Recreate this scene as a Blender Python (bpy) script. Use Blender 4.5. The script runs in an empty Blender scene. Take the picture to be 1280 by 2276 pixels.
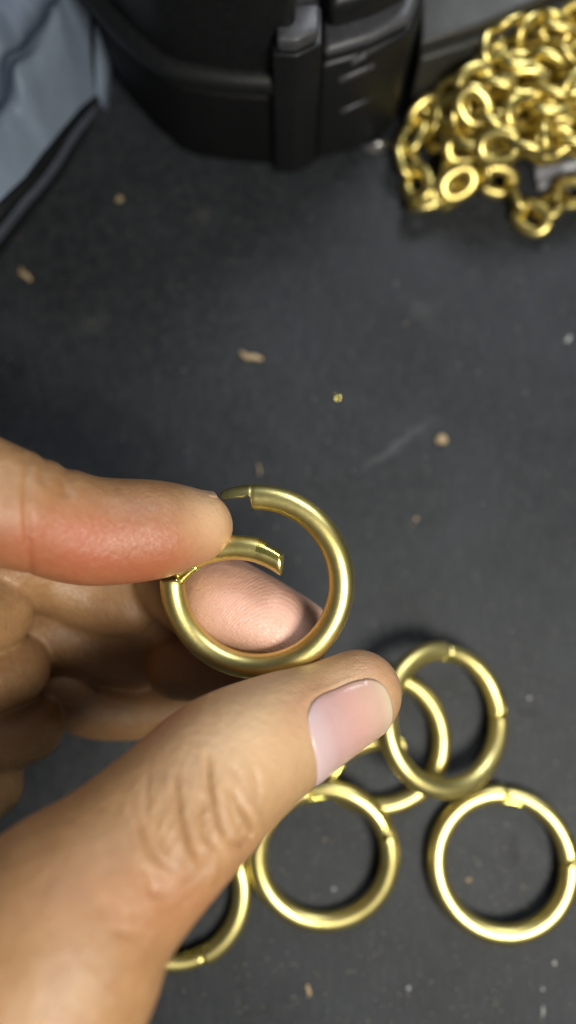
import bpy, bmesh, math, random
import numpy as np
from mathutils import Vector, Matrix

rng = random.Random(7)
nrg = np.random.RandomState(7)
S = bpy.context.scene
COL = S.collection

# ------------------------------------------------------------------ camera (1 unit = 1 cm)
TILT = math.radians(8.0)
DIST = 21.0
F = 1750.0                      # focal length in pixels of the 1280x2276 photograph
fwd = Vector((0, math.sin(TILT), -math.cos(TILT)))
CAM = -fwd * DIST
cd = bpy.data.cameras.new('camera'); cam = bpy.data.objects.new('camera', cd); COL.objects.link(cam)
cam.location = CAM
cam.rotation_euler = (TILT, 0, 0)
cd.sensor_fit = 'VERTICAL'; cd.sensor_height = 36.0; cd.lens = 36.0 * F / 2276.0
cd.clip_start = 0.5; cd.clip_end = 500
cd.dof.use_dof = True; cd.dof.focus_distance = 14.9; cd.dof.aperture_fstop = cd.lens * 1e-3 / 0.56
S.camera = cam
MW = Matrix.Translation(CAM) @ Matrix.Rotation(TILT, 4, 'X')
MWn = np.array(MW)

# ------------------------------------------------------------------ world, lamps, exposure
w = bpy.data.worlds.new('World'); S.world = w; w.use_nodes = True
nt = w.node_tree; bgn = nt.nodes['Background']
bgn.inputs[0].default_value = (0.80, 0.88, 1.0, 1); bgn.inputs[1].default_value = 0.085
S.view_settings.view_transform = 'Standard'; S.view_settings.look = 'None'
S.view_settings.exposure = 0.0; S.view_settings.gamma = 1.0

def area(name, loc, target, sx, sy, power, col):
    l = bpy.data.lights.new(name, 'AREA'); l.shape = 'RECTANGLE'; l.size = sx; l.size_y = sy
    l.energy = power; l.color = col
    o = bpy.data.objects.new(name, l); COL.objects.link(o)
    o.location = loc
    o.rotation_euler = (Vector(target) - Vector(loc)).to_track_quat('-Z', 'Y').to_euler()
    return o
area('bench_lamp', (12.5, -14.5, 31), (0, -1, 2), 12, 10, 15500, (1.0, 0.96, 0.85))
area('fill_lamp', (22, 44, 46), (0, 3, 0), 26, 16, 22000, (0.90, 0.95, 1.0))  # unseen soft fill added at the upper right for brass and upper edges

# ------------------------------------------------------------------ projection helpers
def C(px, py, d):
    """point at view depth d behind photograph pixel (px, py), in world space"""
    return MW @ Vector(((px - 640) / F * d, (1138 - py) / F * d, -d))
def G(px, py, z=0.0):
    """point at height z above the bench behind photograph pixel"""
    r = MW.to_3x3() @ Vector(((px - 640) / F, (1138 - py) / F, -1))
    t = (z - CAM.z) / r.z
    return CAM + r * t
def on_plane(px, py, p0, n):
    r = MW.to_3x3() @ Vector(((px - 640) / F, (1138 - py) / F, -1))
    return CAM + r * ((p0 - CAM).dot(n) / r.dot(n))

# ------------------------------------------------------------------ object helpers
def link(name, me, mat=None, parent=None, smooth=True):
    o = bpy.data.objects.new(name, me); COL.objects.link(o)
    if mat is not None and not me.materials: me.materials.append(mat)
    if smooth: me.shade_smooth()
    if parent is not None: o.parent = parent
    return o
def mesh(name, vs, fs):
    me = bpy.data.meshes.new(name); me.from_pydata([tuple(v) for v in vs], [], fs); me.validate(); me.update()
    return me
def tag(o, label=None, cat=None, group=None, kind=None):
    if label: o['label'] = label
    if cat: o['category'] = cat
    if group: o['group'] = group
    if kind: o['kind'] = kind
    return o
def empty(name, mat4):
    o = bpy.data.objects.new(name, None); COL.objects.link(o); o.matrix_world = mat4; o.empty_display_size = .3
    return o

# ------------------------------------------------------------------ material helpers
class NT:
    def __init__(s, name):
        s.m = bpy.data.materials.new(name); s.m.use_nodes = True; s.t = s.m.node_tree
        s.b = s.t.nodes['Principled BSDF']; s.L = s.t.links
    def n(s, typ, **kw):
        nd = s.t.nodes.new(typ)
        for k, v in kw.items():
            if k in nd.inputs: nd.inputs[k].default_value = v
            else: setattr(nd, k, v)
        return nd
    def l(s, a, b): s.L.new(a, b)
    def coords(s, kind='Object', scale=(1, 1, 1), rot=(0, 0, 0)):
        tc = s.n('ShaderNodeTexCoord'); mp = s.n('ShaderNodeMapping')
        mp.inputs['Scale'].default_value = scale; mp.inputs['Rotation'].default_value = rot
        s.l(tc.outputs[kind], mp.inputs['Vector']); return mp.outputs['Vector']
    def noise(s, vec, scale, detail=4, rough=.55, dist=0):
        nd = s.n('ShaderNodeTexNoise'); nd.inputs['Scale'].default_value = scale
        nd.inputs['Detail'].default_value = detail; nd.inputs['Roughness'].default_value = rough
        nd.inputs['Distortion'].default_value = dist
        s.l(vec, nd.inputs['Vector']); return nd.outputs['Fac']
    def ramp(s, fac, stops):
        r = s.n('ShaderNodeValToRGB'); e = r.color_ramp.elements
        while len(e) < len(stops): e.new(0.5)
        for i, (p, c) in enumerate(stops):
            e[i].position = p; e[i].color = (c, c, c, 1) if not hasattr(c, '__len__') else (*c, 1)
        s.l(fac, r.inputs['Fac']); return r.outputs['Color']
    def mix(s, fac, a, b, mode='MIX'):
        m = s.n('ShaderNodeMix', data_type='RGBA', blend_type=mode)
        for v, i in ((fac, 0), (a, 6), (b, 7)):
            if hasattr(v, 'links') or hasattr(v, 'is_linked'): s.l(v, m.inputs[i])
            elif hasattr(v, '__len__'): m.inputs[i].default_value = (*v, 1)
            else: m.inputs[i].default_value = v
        return m.outputs[2]
    def math(s, op, a, b=0.0, clamp=False):
        m = s.n('ShaderNodeMath', operation=op); m.use_clamp = clamp
        for v, i in ((a, 0), (b, 1)):
            if hasattr(v, 'is_linked'): s.l(v, m.inputs[i])
            else: m.inputs[i].default_value = v
        return m.outputs[0]
    def bump(s, h, strength, dist, normal=None):
        b = s.n('ShaderNodeBump'); b.inputs['Strength'].default_value = strength; b.inputs['Distance'].default_value = dist
        s.l(h, b.inputs['Height'])
        if normal is not None: s.l(normal, b.inputs['Normal'])
        return b.outputs['Normal']

def metal(name, dark, light, r0, r1, scale=1.0):
    k = NT(name)
    oi = k.n('ShaderNodeObjectInfo')
    def shift(vec):
        m = k.n('ShaderNodeVectorMath', operation='MULTIPLY_ADD'); k.l(oi.outputs['Random'], m.inputs[0]); m.inputs[1].default_value = (37, 53, 71)
        k.l(vec, m.inputs[2]); return m.outputs[0]
    v = shift(k.coords('Object', (1, 1, 1)))
    big = k.noise(v, 1.3 * scale, 5, .6, .3)
    fine = k.noise(shift(k.coords('Object', (1, 1, 9))), 9 * scale, 4, .7)
    bc = k.mix(k.ramp(big, [(.3, 0.0), (.7, 1.0)]), dark, light)
    tarn = k.ramp(k.noise(v, 3.3 * scale, 5, .7, 1.0), [(.58, 0.0), (.72, 1.0)])
    k.l(k.mix(k.math('MULTIPLY', tarn, .45), bc, tuple(x * .62 for x in dark)), k.b.inputs['Base Color'])
    k.b.inputs['Metallic'].default_value = 1
    rr = k.n('ShaderNodeMapRange'); k.l(fine, rr.inputs['Value']); rr.inputs['To Min'].default_value = r0; rr.inputs['To Max'].default_value = r1
    k.l(rr.outputs[0], k.b.inputs['Roughness'])
    k.l(k.bump(k.math('ADD', fine, k.math('MULTIPLY', big, 1.5)), .12, .02), k.b.inputs['Normal'])
    return k.m
M_BRASS = metal('satin_brass', (.61, .51, .18), (.75, .65, .27), .31, .43)
M_CUT = metal('raw_brass_cut', (.78, .66, .14), (.88, .78, .25), .16, .3, 2.5)
M_CHAIN = metal('chain_brass', (.58, .46, .14), (.72, .60, .22), .28, .40, 2)
M_STEEL = metal('worn_steel', (.7, .7, .72), (.85, .85, .86), .25, .38)
M_PIN = metal('dark_steel_pin', (.10, .09, .07), (.16, .13, .09), .3, .5)

# bench mat: dark charcoal sheet, mottled, scratched, with stains and specks
def mat_table():
    k = NT('charcoal_bench_mat')
    v = k.coords('Object')
    a = k.noise(v, .32, 5, .6, .4); b = k.noise(v, 3.2, 6, .65); c = k.noise(v, 22, 4, .7)
    st = k.noise(k.coords('Object', (6, .9, 1)), 1.6, 4, .6)
    base = k.mix(k.ramp(a, [(.3, 0.0), (.7, 1.0)]), (.0075, .0092, .0118), (.0190, .0232, .0282))
    base = k.mix(k.math('MULTIPLY', k.ramp(b, [(.45, 0.0), (.75, 1.0)]), .55), base, (.044, .042, .044))
    base = k.mix(k.math('MULTIPLY', k.ramp(st, [(.5, 0.0), (.75, 1.0)]), .5), base, (.045, .048, .054))
    # worn dark stains at their own places
    tc = k.coords('Object')
    def blob(p, rx, ry, ang, dark, soft=.9):
        nonlocal base
        mp = k.n('ShaderNodeMapping'); mp.vector_type = 'TEXTURE'
        mp.inputs['Location'].default_value = (p.x, p.y, 0); mp.inputs['Rotation'].default_value = (0, 0, ang)
        mp.inputs['Scale'].default_value = (rx, ry, 1)
        nz = k.n('ShaderNodeTexNoise'); nz.inputs['Scale'].default_value = 3.0; k.l(tc, nz.inputs['Vector'])
        add = k.n('ShaderNodeVectorMath', operation='MULTIPLY_ADD')
        k.l(nz.outputs['Color'], add.inputs[0]); add.inputs[1].default_value = (.35, .35, 0); k.l(tc, add.inputs[2])
        sub = k.n('ShaderNodeVectorMath', operation='SUBTRACT'); k.l(add.outputs[0], sub.inputs[0]); sub.inputs[1].default_value = (.175, .175, 0)
        k.l(sub.outputs[0], mp.inputs['Vector'])
        ln = k.n('ShaderNodeVectorMath', operation='LENGTH'); k.l(mp.outputs[0], ln.inputs[0])
        f = k.ramp(ln.outputs['Value'], [(.25, 1.0), (1.0, 0.0)])
        base = k.mix(k.math('MULTIPLY', f, soft), base, dark)
    blob(G(1142, 1892), .55, .22, 1.5, (.008, .008, .009))
    blob(G(1130, 1912), .22, .20, 0, (.010, .010, .011))
    blob(G(1172, 1585), .5, .2, .2, (.010, .010, .012), .8)
    blob(G(1215, 1615), .9, .25, -.5, (.016, .016, .018), .6)
    blob(G(880, 990), 1.5, .16, .62, (.075, .078, .085), .55)     # pale scuff
    blob(G(200, 720), .7, .4, .3, (.06, .06, .062), .35)
    blob(G(940, 690), .5, .4, .3, (.062, .058, .06), .4)
    blob(G(450, 480), .5, .3, .3, (.062, .063, .062), .4)
    # scratches
    for rot, sc in ((.5, 1.6), (-.9, 2.1), (1.4, 1.3)):
        w_ = k.noise(k.coords('Object', (26 * sc, .55, 1), (0, 0, rot)), 1.0, 2, .5)
        msk = k.noise(v, .9 * sc, 3, .6)
        f = k.math('MULTIPLY', k.ramp(w_, [(.70, 0.0), (.76, 1.0)]), k.ramp(msk, [(.5, 0.0), (.62, 1.0)]))
        base = k.mix(k.math('MULTIPLY', f, .35), base, (.11, .11, .115))
    # lint and dust specks
    for sc, th, cc, am in ((7.0, .055, (.30, .29, .28), .6), (14.0, .07, (.16, .16, .165), .6), (3.0, .03, (.45, .40, .30), .7)):
        vo = k.n('ShaderNodeTexVoronoi'); vo.inputs['Scale'].default_value = sc; k.l(v, vo.inputs['Vector'])
        f = k.ramp(vo.outputs['Distance'], [(0, 1.0), (th * 1.6, 0.0)])
        keep = k.ramp(vo.outputs['Color'], [(.52, 0.0), (.66, 1.0)])
        base = k.mix(k.math('MULTIPLY', k.math('MULTIPLY', f, keep), am), base, cc)
    k.l(base, k.b.inputs['Base Color'])
    k.l(k.ramp(b, [(.3, .52), (.8, .72)]), k.b.inputs['Roughness'])
    k.b.inputs['Specular IOR Level'].default_value = .35
    n1 = k.bump(c, .35, .03); k.l(k.bump(b, .25, .06, n1), k.b.inputs['Normal'])
    return k.m

def mat_plastic(name, col, rough, bumpy=.2, scale=6, spec=.5, cv=1.5):
    k = NT(name); v = k.coords('Object')
    a = k.noise(v, scale, 5, .6); b = k.noise(v, scale * 6, 3, .6); g = k.noise(v, .8, 3, .5)
    c2 = tuple(min(1, x * cv + .001) for x in col)
    k.l(k.mix(k.ramp(a, [(.35, 0.0), (.75, 1.0)]), col, c2), k.b.inputs['Base Color'])
    k.l(k.ramp(g, [(.3, max(.05, rough - .05)), (.7, rough + .07)]), k.b.inputs['Roughness'])
    k.b.inputs['Specular IOR Level'].default_value = spec
    k.l(k.bump(k.math('ADD', a, k.math('MULTIPLY', b, .3)), bumpy, .04), k.b.inputs['Normal'])
    return k.m
M_BOX = mat_plastic('black_moulded_plastic', (.006, .0065, .007), .42, .1, 6, .35)
M_BOX_SHADE = mat_plastic('shaded_black_plastic', (.004, .004, .0045), .6, .1, 6, .2)  # same plastic made blacker: shadow below the ledge put into the colour
M_TRAY = mat_plastic('charcoal_tray_plastic', (.022, .022, .019), .5)
M_BAG = mat_plastic('blue_grey_nylon', (.15, .185, .245), .55, .05, 3, .3, 1.12)
M_PIPE_SHADE = mat_plastic('piping_and_wall_shade', (.005, .006, .0065), .6, .1, 6, .2)  # piping black; on the lower gusset it paints in the wall's shadow
M_SLATE_SHEEN = mat_plastic('slate_and_edge_sheen', (.042, .042, .048), .45)  # raised-bar slate; also paints in light caught by the case edges
M_ZIP = mat_plastic('slate_zip_tape', (.05, .056, .075), .5)
M_CRUMB = mat_plastic('pale_shaving', (.32, .235, .135), .55)
M_LINT = mat_plastic('white_lint', (.34, .34, .34), .7)
M_FILM = mat_plastic('greyish_plastic_film', (.20, .205, .235), .3)

# ------------------------------------------------------------------ bench
def table():
    vs = [(-60, -60, 0), (60, -60, 0), (60, 60, 0), (-60, 60, 0)]
    o = link('table', mesh('table', vs, [(0, 1, 2, 3)]), mat_table(), smooth=False)
    tag(o, 'dark charcoal bench mat with lint, scuffs and small stains', kind='structure')
table()

# ------------------------------------------------------------------ spring gate rings
R_, r_ = 1.63, 0.245        # centreline radius and tube radius
def sweep(stations, n=28, r=r_, R=R_):
    """stations: (angle, clampfunc or None, scale).  Section coords: u radial (outwards), v along the ring axis"""
    vs, fs = [], []
    for stn in stations:
        a, cl, sc = stn[:3]; sl = stn[3] if len(stn) > 3 else 0
        for i in range(n):
            t = 2 * math.pi * i / n
            u, v = math.cos(t), math.sin(t)
            if cl: u, v = cl(u, v)
            rad = R + u * r * sc
            vs.append((rad * math.cos(a + sl * u), rad * math.sin(a + sl * u), v * r * sc))
    m = len(stations)
    for s in range(m - 1):
        for i in range(n):
            j = (i + 1) % n
            fs.append((s * n + i, s * n + j, (s + 1) * n + j, (s + 1) * n + i))
    fs.append(tuple(range(n))[::-1]); fs.append(tuple((m - 1) * n + i for i in range(n)))
    return vs, fs
def OUTc(c): return lambda u, v: (max(u, c + .12 * abs(v)), v)
def INNc(c): return lambda u, v: (min(u, c - .05 + .10 * v * v), v)
d2 = math.radians
def rounded_end(a, sign, k=4):
    """stations closing towards angle a with a small chamfer"""
    return [(a - sign * .022 * (1 - math.sin(math.pi / 2 * i / k)), None, .86 + .14 * math.cos(math.pi / 2 * i / k)) for i in range(k + 1)]
A_H, A_L = d2(176), d2(98)      # hinge angle and lap angle (gate spans A_L..A_H)
def build_body():
    st = []
    # from the lap end clockwise to the hinge end: angle runs downward from ~105 deg to -184 deg
    a_out, a_in = d2(109), d2(90)
    st += [(a_out, OUTc(.40), .86), (a_out - .02, OUTc(.26), .95), (d2(102), OUTc(.10), .99), (d2(96), OUTc(-.05), 1.0), (a_in + .03, OUTc(.10), 1.0), (a_in + .008, OUTc(-.1), 1.0), (a_in, None, .97), (a_in - .02, None, 1.0)]
    a_end = A_H - 2 * math.pi
    nseg = 120
    for i in range(1, nseg): st.append((a_in - .02 + (a_end + .03 - a_in + .02) * i / nseg, None, 1.0))
    st += [(a_end + .028, None, 1.0), (a_end + .012, None, .97), (a_end, None, .88)]
    v, f = sweep(st); me = mesh('ring_body', v, [q[::-1] for q in f]); me.materials.append(M_BRASS); me.materials.append(M_CUT)
    n = 28
    for i, p in enumerate(me.polygons):
        s = i // n
        if s < 7 and all(math.hypot(me.vertices[q].co.x, me.vertices[q].co.y) < R_ + .03 for q in p.vertices): p.material_index = 1
    for p in me.polygons:
        if len(p.vertices) > 4: p.material_index = 1
    return me
def build_gate():
    st = [(A_H - .012, None, .60), (A_H - .03, None, .68), (A_H - .06, None, .74)]
    a0, a1 = A_H - .06, d2(112)
    for i in range(1, 40): st.append((a0 + (a1 - a0) * i / 40, None, .74 + .24 * min(1, i / 22)))
    st += [(a1, None, .98, 0), (a1 - .05, INNc(.85), 1.0, 0), (a1 - .10, INNc(.62), 1.0, 0)]
    for i in range(1, 6): st.append((a1 - .10 + (d2(95) - a1 + .10) * i / 5, INNc(.62 - .02 * i), 1.0, -.0 + .07 * i / 5))
    st += [(d2(94.5), INNc(.5), .93, .085)]
    v, f = sweep(st); me = mesh('gate', v, [q[::-1] for q in f]); me.materials.append(M_BRASS); me.materials.append(M_CUT)
    n = 28
    for i, p in enumerate(me.polygons):
        s = i // n
        if s >= 41 and all(math.hypot(me.vertices[q].co.x, me.vertices[q].co.y) > R_ - .03 for q in p.vertices): p.material_index = 1
    return me
def cyl(r, h, n=20, bev=.02):
    bm = bmesh.new(); bmesh.ops.create_cone(bm, cap_ends=True, segments=n, radius1=r, radius2=r, depth=h)
    bmesh.ops.bevel(bm, geom=[e for e in bm.edges if e.is_boundary or abs(e.verts[0].co.z - e.verts[1].co.z) < 1e-6], offset=bev, segments=2, affect='EDGES')
    me = bpy.data.meshes.new('cyl'); bm.to_mesh(me); bm.free(); return me
ME_BODY, ME_GATE = build_body(), build_gate()
ME_PIN = cyl(.06, 2 * r_ * .80, 16, .015); ME_PIN.materials.append(M_CUT)
def build_tongue():
    """flat brass spring tongue that runs from the gate into the tube beside the hinge (in the gate's own frame)"""
    vs, fs = [], []
    n = 10
    for i in range(n + 1):
        t = i / n
        a = A_H + .10 - .42 * t
        ri, ro = R_ - r_ * (1.04 - .1 * t), R_ - r_ * .35
        hw = .15 - .03 * t
        for (rr, z) in ((ri, -hw), (ri, hw), (ro, hw), (ro, -hw)): vs.append((rr * math.cos(a), rr * math.sin(a), z))
    for i in range(n):
        for j in range(4):
            k = (j + 1) % 4; fs.append((i * 4 + j, i * 4 + k, i * 4 + 4 + k, i * 4 + 4 + j))
    fs += [(3, 2, 1, 0), (n * 4, n * 4 + 1, n * 4 + 2, n * 4 + 3)]
    me = mesh('spring_tongue', vs, fs); me.materials.append(M_CUT); return me
ME_TONGUE = build_tongue()
HX, HY = (R_ - r_ * .45) * math.cos(A_H), (R_ - r_ * .45) * math.sin(A_H)

def make_ring(center, axes, open_deg, label, group, name='spring_gate_ring'):
    """axes: 3x3 columns (local x, y, ring axis) in world space"""
    m4 = axes.to_4x4(); m4.translation = center
    root = empty(name, m4)
    b = link('ring_body', ME_BODY, parent=root)
    g = link('gate', ME_GATE, parent=root)
    th = math.radians(-open_deg)
    rot = Matrix.Translation((HX, HY, 0)) @ Matrix.Rotation(th, 4, 'Z') @ Matrix.Translation((-HX, -HY, 0))
    g.matrix_local = rot
    p = link('hinge_pin', ME_PIN, parent=root); p.location = (HX, HY, 0)
    t = link('spring_tongue', ME_TONGUE, parent=g)
    tag(root, label, 'ring', group)
    return root
def rot3(z_deg=0, x_deg=0, y_deg=0, mirror=False):
    m = Matrix.Rotation(math.radians(y_deg), 3, 'Y') @ Matrix.Rotation(math.radians(x_deg), 3, 'X') @ Matrix.Rotation(math.radians(z_deg), 3, 'Z')
    return m
# the held ring faces the camera
ax = MW.to_3x3() @ rot3(z_deg=2, x_deg=3, y_deg=-6)
HD = 15.05
make_ring(C(569, 1294, HD), ax, 40, 'brass spring gate ring held up between finger and thumb with its gate pushed open', None)
GRP = 'brass spring gate rings lying on the bench'
def bench_ring(px, py, z, zdeg, open_deg, label, x=0, y=0):
    return make_ring(G(px, py, z), rot3(zdeg, x, y), open_deg, label, GRP)
bench_ring(720, 1902, .50, -72, 0, 'brass ring lying flat in the middle below the thumb, gate closed', x=8.7)
bench_ring(1117, 1918, .33, -90, 0, 'brass ring lying at the right edge, lowest on the right, around a dark stain', x=-3, y=-2)
bench_ring(988, 1597, 1.05, -92, 0, 'tilted brass ring lying on top of another ring right of the thumbnail', y=24, x=-4)
bench_ring(838, 1643, .255, 42, 66, 'brass ring under the tilted ring, its gate swung inward below the thumbnail', y=0, x=0)
bench_ring(392, 1983, .26, 120, 0, 'brass ring mostly hidden below the thumb at the lower left')

# ------------------------------------------------------------------ chain pile
def build_link(L=1.16, W=.93, wr=.142, n=26, m=12):
    vs, fs = [], []
    hs, hr = (L - W) / 2, W / 2 - wr
    for i in range(n):
        t = 2 * math.pi * i / n
        cx = hs * max(-1, min(1, 1.6 * math.cos(t))); c = Vector((cx + hr * math.cos(t), hr * math.sin(t), 0))
        nn = Vector((math.cos(t), math.sin(t), 0))
        for j in range(m):
            p = 2 * math.pi * j / m
            q = c + nn * (wr * 1.22 * math.cos(p)) + Vector((0, 0, wr * .92 * math.sin(p)))
            vs.append(q)
    for i in range(n):
        for j in range(m):
            a, b = (i + 1) % n, (j + 1) % m
            fs.append((i * m + j, a * m + j, a * m + b, i * m + b))
    me = mesh('chain_link', vs, fs); me.materials.append(M_CHAIN); return me
ME_LINK = build_link()
PITCH = .73
def catmull(pts, per=24):
    P = [pts[0]] + list(pts) + [pts[-1]]; out = []
    for i in range(1, len(P) - 2):
        for k in range(per):
            t = k / per; a, b, c, d = P[i - 1], P[i], P[i + 1], P[i + 2]
            out.append(.5 * ((2 * b) + (c - a) * t + (2 * a - 5 * b + 4 * c - d) * t * t + (3 * b - a - 3 * c + d) * t ** 3))
    out.append(P[-2]); return out
chain = empty('chain', Matrix.Translation(G(1120, 300, 0)))
tag(chain, 'heap of brass cable chain piled at the top right corner', 'chain')
def lay(path, jit=.25, phase=0):
    pts = catmull([G(*p) for p in path]); acc = 0; k = phase; last = pts[0]
    for i in range(1, len(pts)):
        seg = (pts[i] - last).length; last = pts[i]; acc += seg
        if acc >= PITCH:
            acc -= PITCH
            tan = (pts[min(i + 3, len(pts) - 1)] - pts[max(i - 3, 0)])
            if tan.length < 1e-4: continue
            tan.normalize()
            tan = (tan + Vector((rng.gauss(0, jit), rng.gauss(0, jit), rng.gauss(0, jit * .7)))).normalized()
            side = tan.cross(Vector((0, 0, 1))).normalized(); up = side.cross(tan)
            roll = math.radians((38 if k % 2 else -48) + rng.gauss(0, 14))
            zz = up * math.cos(roll) + side * math.sin(roll); yy = zz.cross(tan)
            m = Matrix((tan, yy, zz)).transposed().to_4x4(); m.translation = pts[i] + Vector((0, 0, rng.uniform(-.04, .04)))
            o = link('link', ME_LINK, smooth=False); o.parent = chain
            o.matrix_local = chain.matrix_world.inverted() @ m
            k += 1
ME_LINK.shade_smooth()
lay([(1000, 215, .9), (940, 260, .55), (905, 330, .4), (925, 400, .38), (945, 455, .38), (1010, 415, .40), (1060, 395, .5), (1120, 410, .40), (1165, 470, .38), (1200, 485, .38), (1240, 440, .38), (1300, 425, .4), (1380, 440, .4)], .12)
lay([(960, 190, .5), (990, 290, .4), (1020, 350, .4), (1000, 410, .75), (1060, 380, .85), (1050, 320, .6), (1130, 300, .4), (1180, 345, .4), (1250, 320, .4), (1340, 330, .4)], .2, 1)
zz = 0
for layer in range(4):
    rows = 6
    path = []
    for rI in range(rows):
        f = rI / (rows - 1)
        y = 318 - f * 290 - layer * 2
        xl = 940 + f * 105 + layer * 30 + rng.uniform(-12, 12); xr = 1370
        n = 6
        xs = [xl + (xr - xl) * i / n for i in range(n + 1)]
        if rI % 2: xs = xs[::-1]
        for i, x in enumerate(xs):
            path.append((x, y + rng.uniform(-22, 22), .38 + layer * .52 + rng.uniform(-.1, .15)))
    lay(path, .38, layer)

# ------------------------------------------------------------------ black case, tray, pouch
def prism(name, foot, z0, z1, mat, parent=None, bev=.12, seg=3, taper=0.0, smooth=True):
    """foot: world xy polygon, extruded z0..z1, bevelled"""
    bm = bmesh.new()
    cx = sum(p[0] for p in foot) / len(foot); cy = sum(p[1] for p in foot) / len(foot)
    lo = [bm.verts.new((p[0], p[1], z0)) for p in foot]
    hi = [bm.verts.new((cx + (p[0] - cx) * (1 - taper), cy + (p[1] - cy) * (1 - taper), z1)) for p in foot]
    bm.faces.new(lo[::-1]); bm.faces.new(hi)
    n = len(foot)
    for i in range(n): bm.faces.new((lo[i], lo[(i + 1) % n], hi[(i + 1) % n], hi[i]))
    bm.normal_update()
    bmesh.ops.recalc_face_normals(bm, faces=bm.faces)
    es = [e for e in bm.edges if len(e.link_faces) == 2 and e.calc_face_angle() > .45]
    if bev: bmesh.ops.bevel(bm, geom=es, offset=bev, segments=seg, affect='EDGES', profile=.5, clamp_overlap=True)
    me = bpy.data.meshes.new(name); bm.to_mesh(me); bm.free()
    me.materials.append(mat)
    o = link(name, me, parent=parent, smooth=False)
    me.polygons.foreach_set('use_smooth', [smooth] * len(me.polygons))
    me.set_sharp_from_angle(angle=math.radians(40))
    return o
def gp(l, z=0): return [tuple(G(x, y, z)[:2]) for x, y in l]
case = empty('tool_case', Matrix.Identity(4))
tag(case, 'black moulded plastic case standing at the top of the mat behind the empty area', 'case')
foot = [(212, 90), (252, 165), (302, 236), (352, 290), (402, 334), (440, 350), (500, 360), (560, 366), (655, 372), (655, 120), (214, 20)]
prism('lower_shell', gp(foot), 0.02, 2.9, M_BOX_SHADE, case, .10)
foot2 = [(x + (5 if x < 500 else 0), y - 8) for x, y in foot]
prism('upper_shell', gp(foot2), 2.9, 8.2, M_BOX, case, .25, 4, taper=.02)
# rounded ledge that runs round the shell
def tube(name, pts, r, mat, parent=None, n=12, squash=1.0):
    vs, fs = [], []
    for i, p in enumerate(pts):
        t = (pts[min(i + 1, len(pts) - 1)] - pts[max(i - 1, 0)]).normalized()
        s = t.cross(Vector((0, 0, 1)));
        s = s.normalized() if s.length > 1e-4 else Vector((1, 0, 0))
        u = s.cross(t)
        rr = r(i / (len(pts) - 1)) if callable(r) else r
        for j in range(n):
            a = 2 * math.pi * j / n; vs.append(p + s * rr * math.cos(a) + u * rr * squash * math.sin(a))
    m = len(pts)
    for i in range(m - 1):
        for j in range(n):
            b = (j + 1) % n; fs.append((i * n + j, i * n + b, (i + 1) * n + b, (i + 1) * n + j))
    fs.append(tuple(range(n))[::-1]); fs.append(tuple((m - 1) * n + j for j in range(n)))
    me = mesh(name, vs, fs); me.materials.append(mat); me.validate()
    return link(name, me, parent=parent)
ledge = catmull([Vector((*G(x, y)[:2], 3.15)) for x, y in [(212, 30), (215, 92), (254, 164), (304, 234), (354, 287), (404, 330), (442, 345), (500, 356), (560, 362), (640, 364)]], 8)
tube('ledge', [p + Vector((0, .1, .25)) for p in ledge], .38, M_BOX, case, 16, squash=.9)
# latch rib
prism('latch_rib', gp([(612, 388), (655, 390), (700, 368), (700, 300), (612, 300)]), .05, 4.75, M_BOX, case, .06)
prism('latch_cap', gp([(620, 384), (655, 385), (694, 364), (694, 318), (620, 318)]), 4.752, 5.15, M_SLATE_SHEEN, case, .10)  # lighter grey paints in the corner catching light
prism('latch_cap', gp([(622, 300), (655, 318), (690, 300), (690, 262), (622, 262)]), 4.752, 6.2, M_SLATE_SHEEN, case, .15)
# right hand panel
pf = [(700, 362), (790, 336), (868, 296), (888, 240), (888, 60), (700, 60)]
prism('side_panel', gp(pf), .02, 3.9, M_BOX, case, .16)
pp = gp([(704, 352), (866, 288)])
p0 = Vector((*gp([(700, 362)])[0], 0)); p1 = Vector((*gp([(868, 303)])[0], 0))
pn = (p1 - p0).cross(Vector((0, 0, 1))).normalized()
p0b = p0 + pn * .03
for (x0, y0, x1, y1, hw) in ((778, 141, 813, 119, .09), (752, 178, 830, 142, .10), (756, 248, 815, 220, .08), (640, 236, 668, 224, .05)):
    a = on_plane(x0, y0, p0b, pn); b = on_plane(x1, y1, p0b, pn)
    tube('embossed_bar', [a, a.lerp(b, .33), a.lerp(b, .66), b], hw, M_SLATE_SHEEN, case, 8)
prism('top_bevel', gp([(704, 352), (790, 326), (862, 290), (880, 238), (880, 70), (704, 70)]), 3.902, 4.25, M_SLATE_SHEEN, case, .28, 4)  # grazing reflection along the top edge, painted as lighter grey
prism('lid', gp([(708, 325), (790, 300), (858, 268), (872, 220), (872, 70), (708, 70)]), 4.252, 5.2, M_BOX, case, .3, 4)

tray = empty('parts_tray', Matrix.Identity(4))
tag(tray, 'dark charcoal plastic tray standing behind the heap of chain', 'tray')
prism('tray_wall', gp([(905, 255), (1010, 222), (1400, 60), (1400, -60), (905, -60)]), .02, 2.2, M_TRAY, tray, .12)
prism('rim', gp([(902, 240), (1012, 205), (1405, 44), (1405, -70), (902, -70)]), 2.202, 2.55, M_TRAY, tray, .12)

# silver disc beside the case
stud = empty('metal_cap', Matrix.Translation(G(838, 322, .12)))
tag(stud, 'small shiny oval silver cap lying between the black case and the chain', 'metal cap')
me = cyl(.46, .14, 28, .05); me.materials.append(M_STEEL); o = link('cap_disc', me, parent=stud); o.rotation_euler = (.18, .05, .15); o.scale = (1, .45, 1)
me = cyl(.30, .06, 24, .02); me.materials.append(M_STEEL); o = link('cap_rim', me, parent=stud); o.rotation_euler = (.18, .05, .15); o.location = (0, -.01, .085); o.scale = (1, .42, 1)

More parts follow.
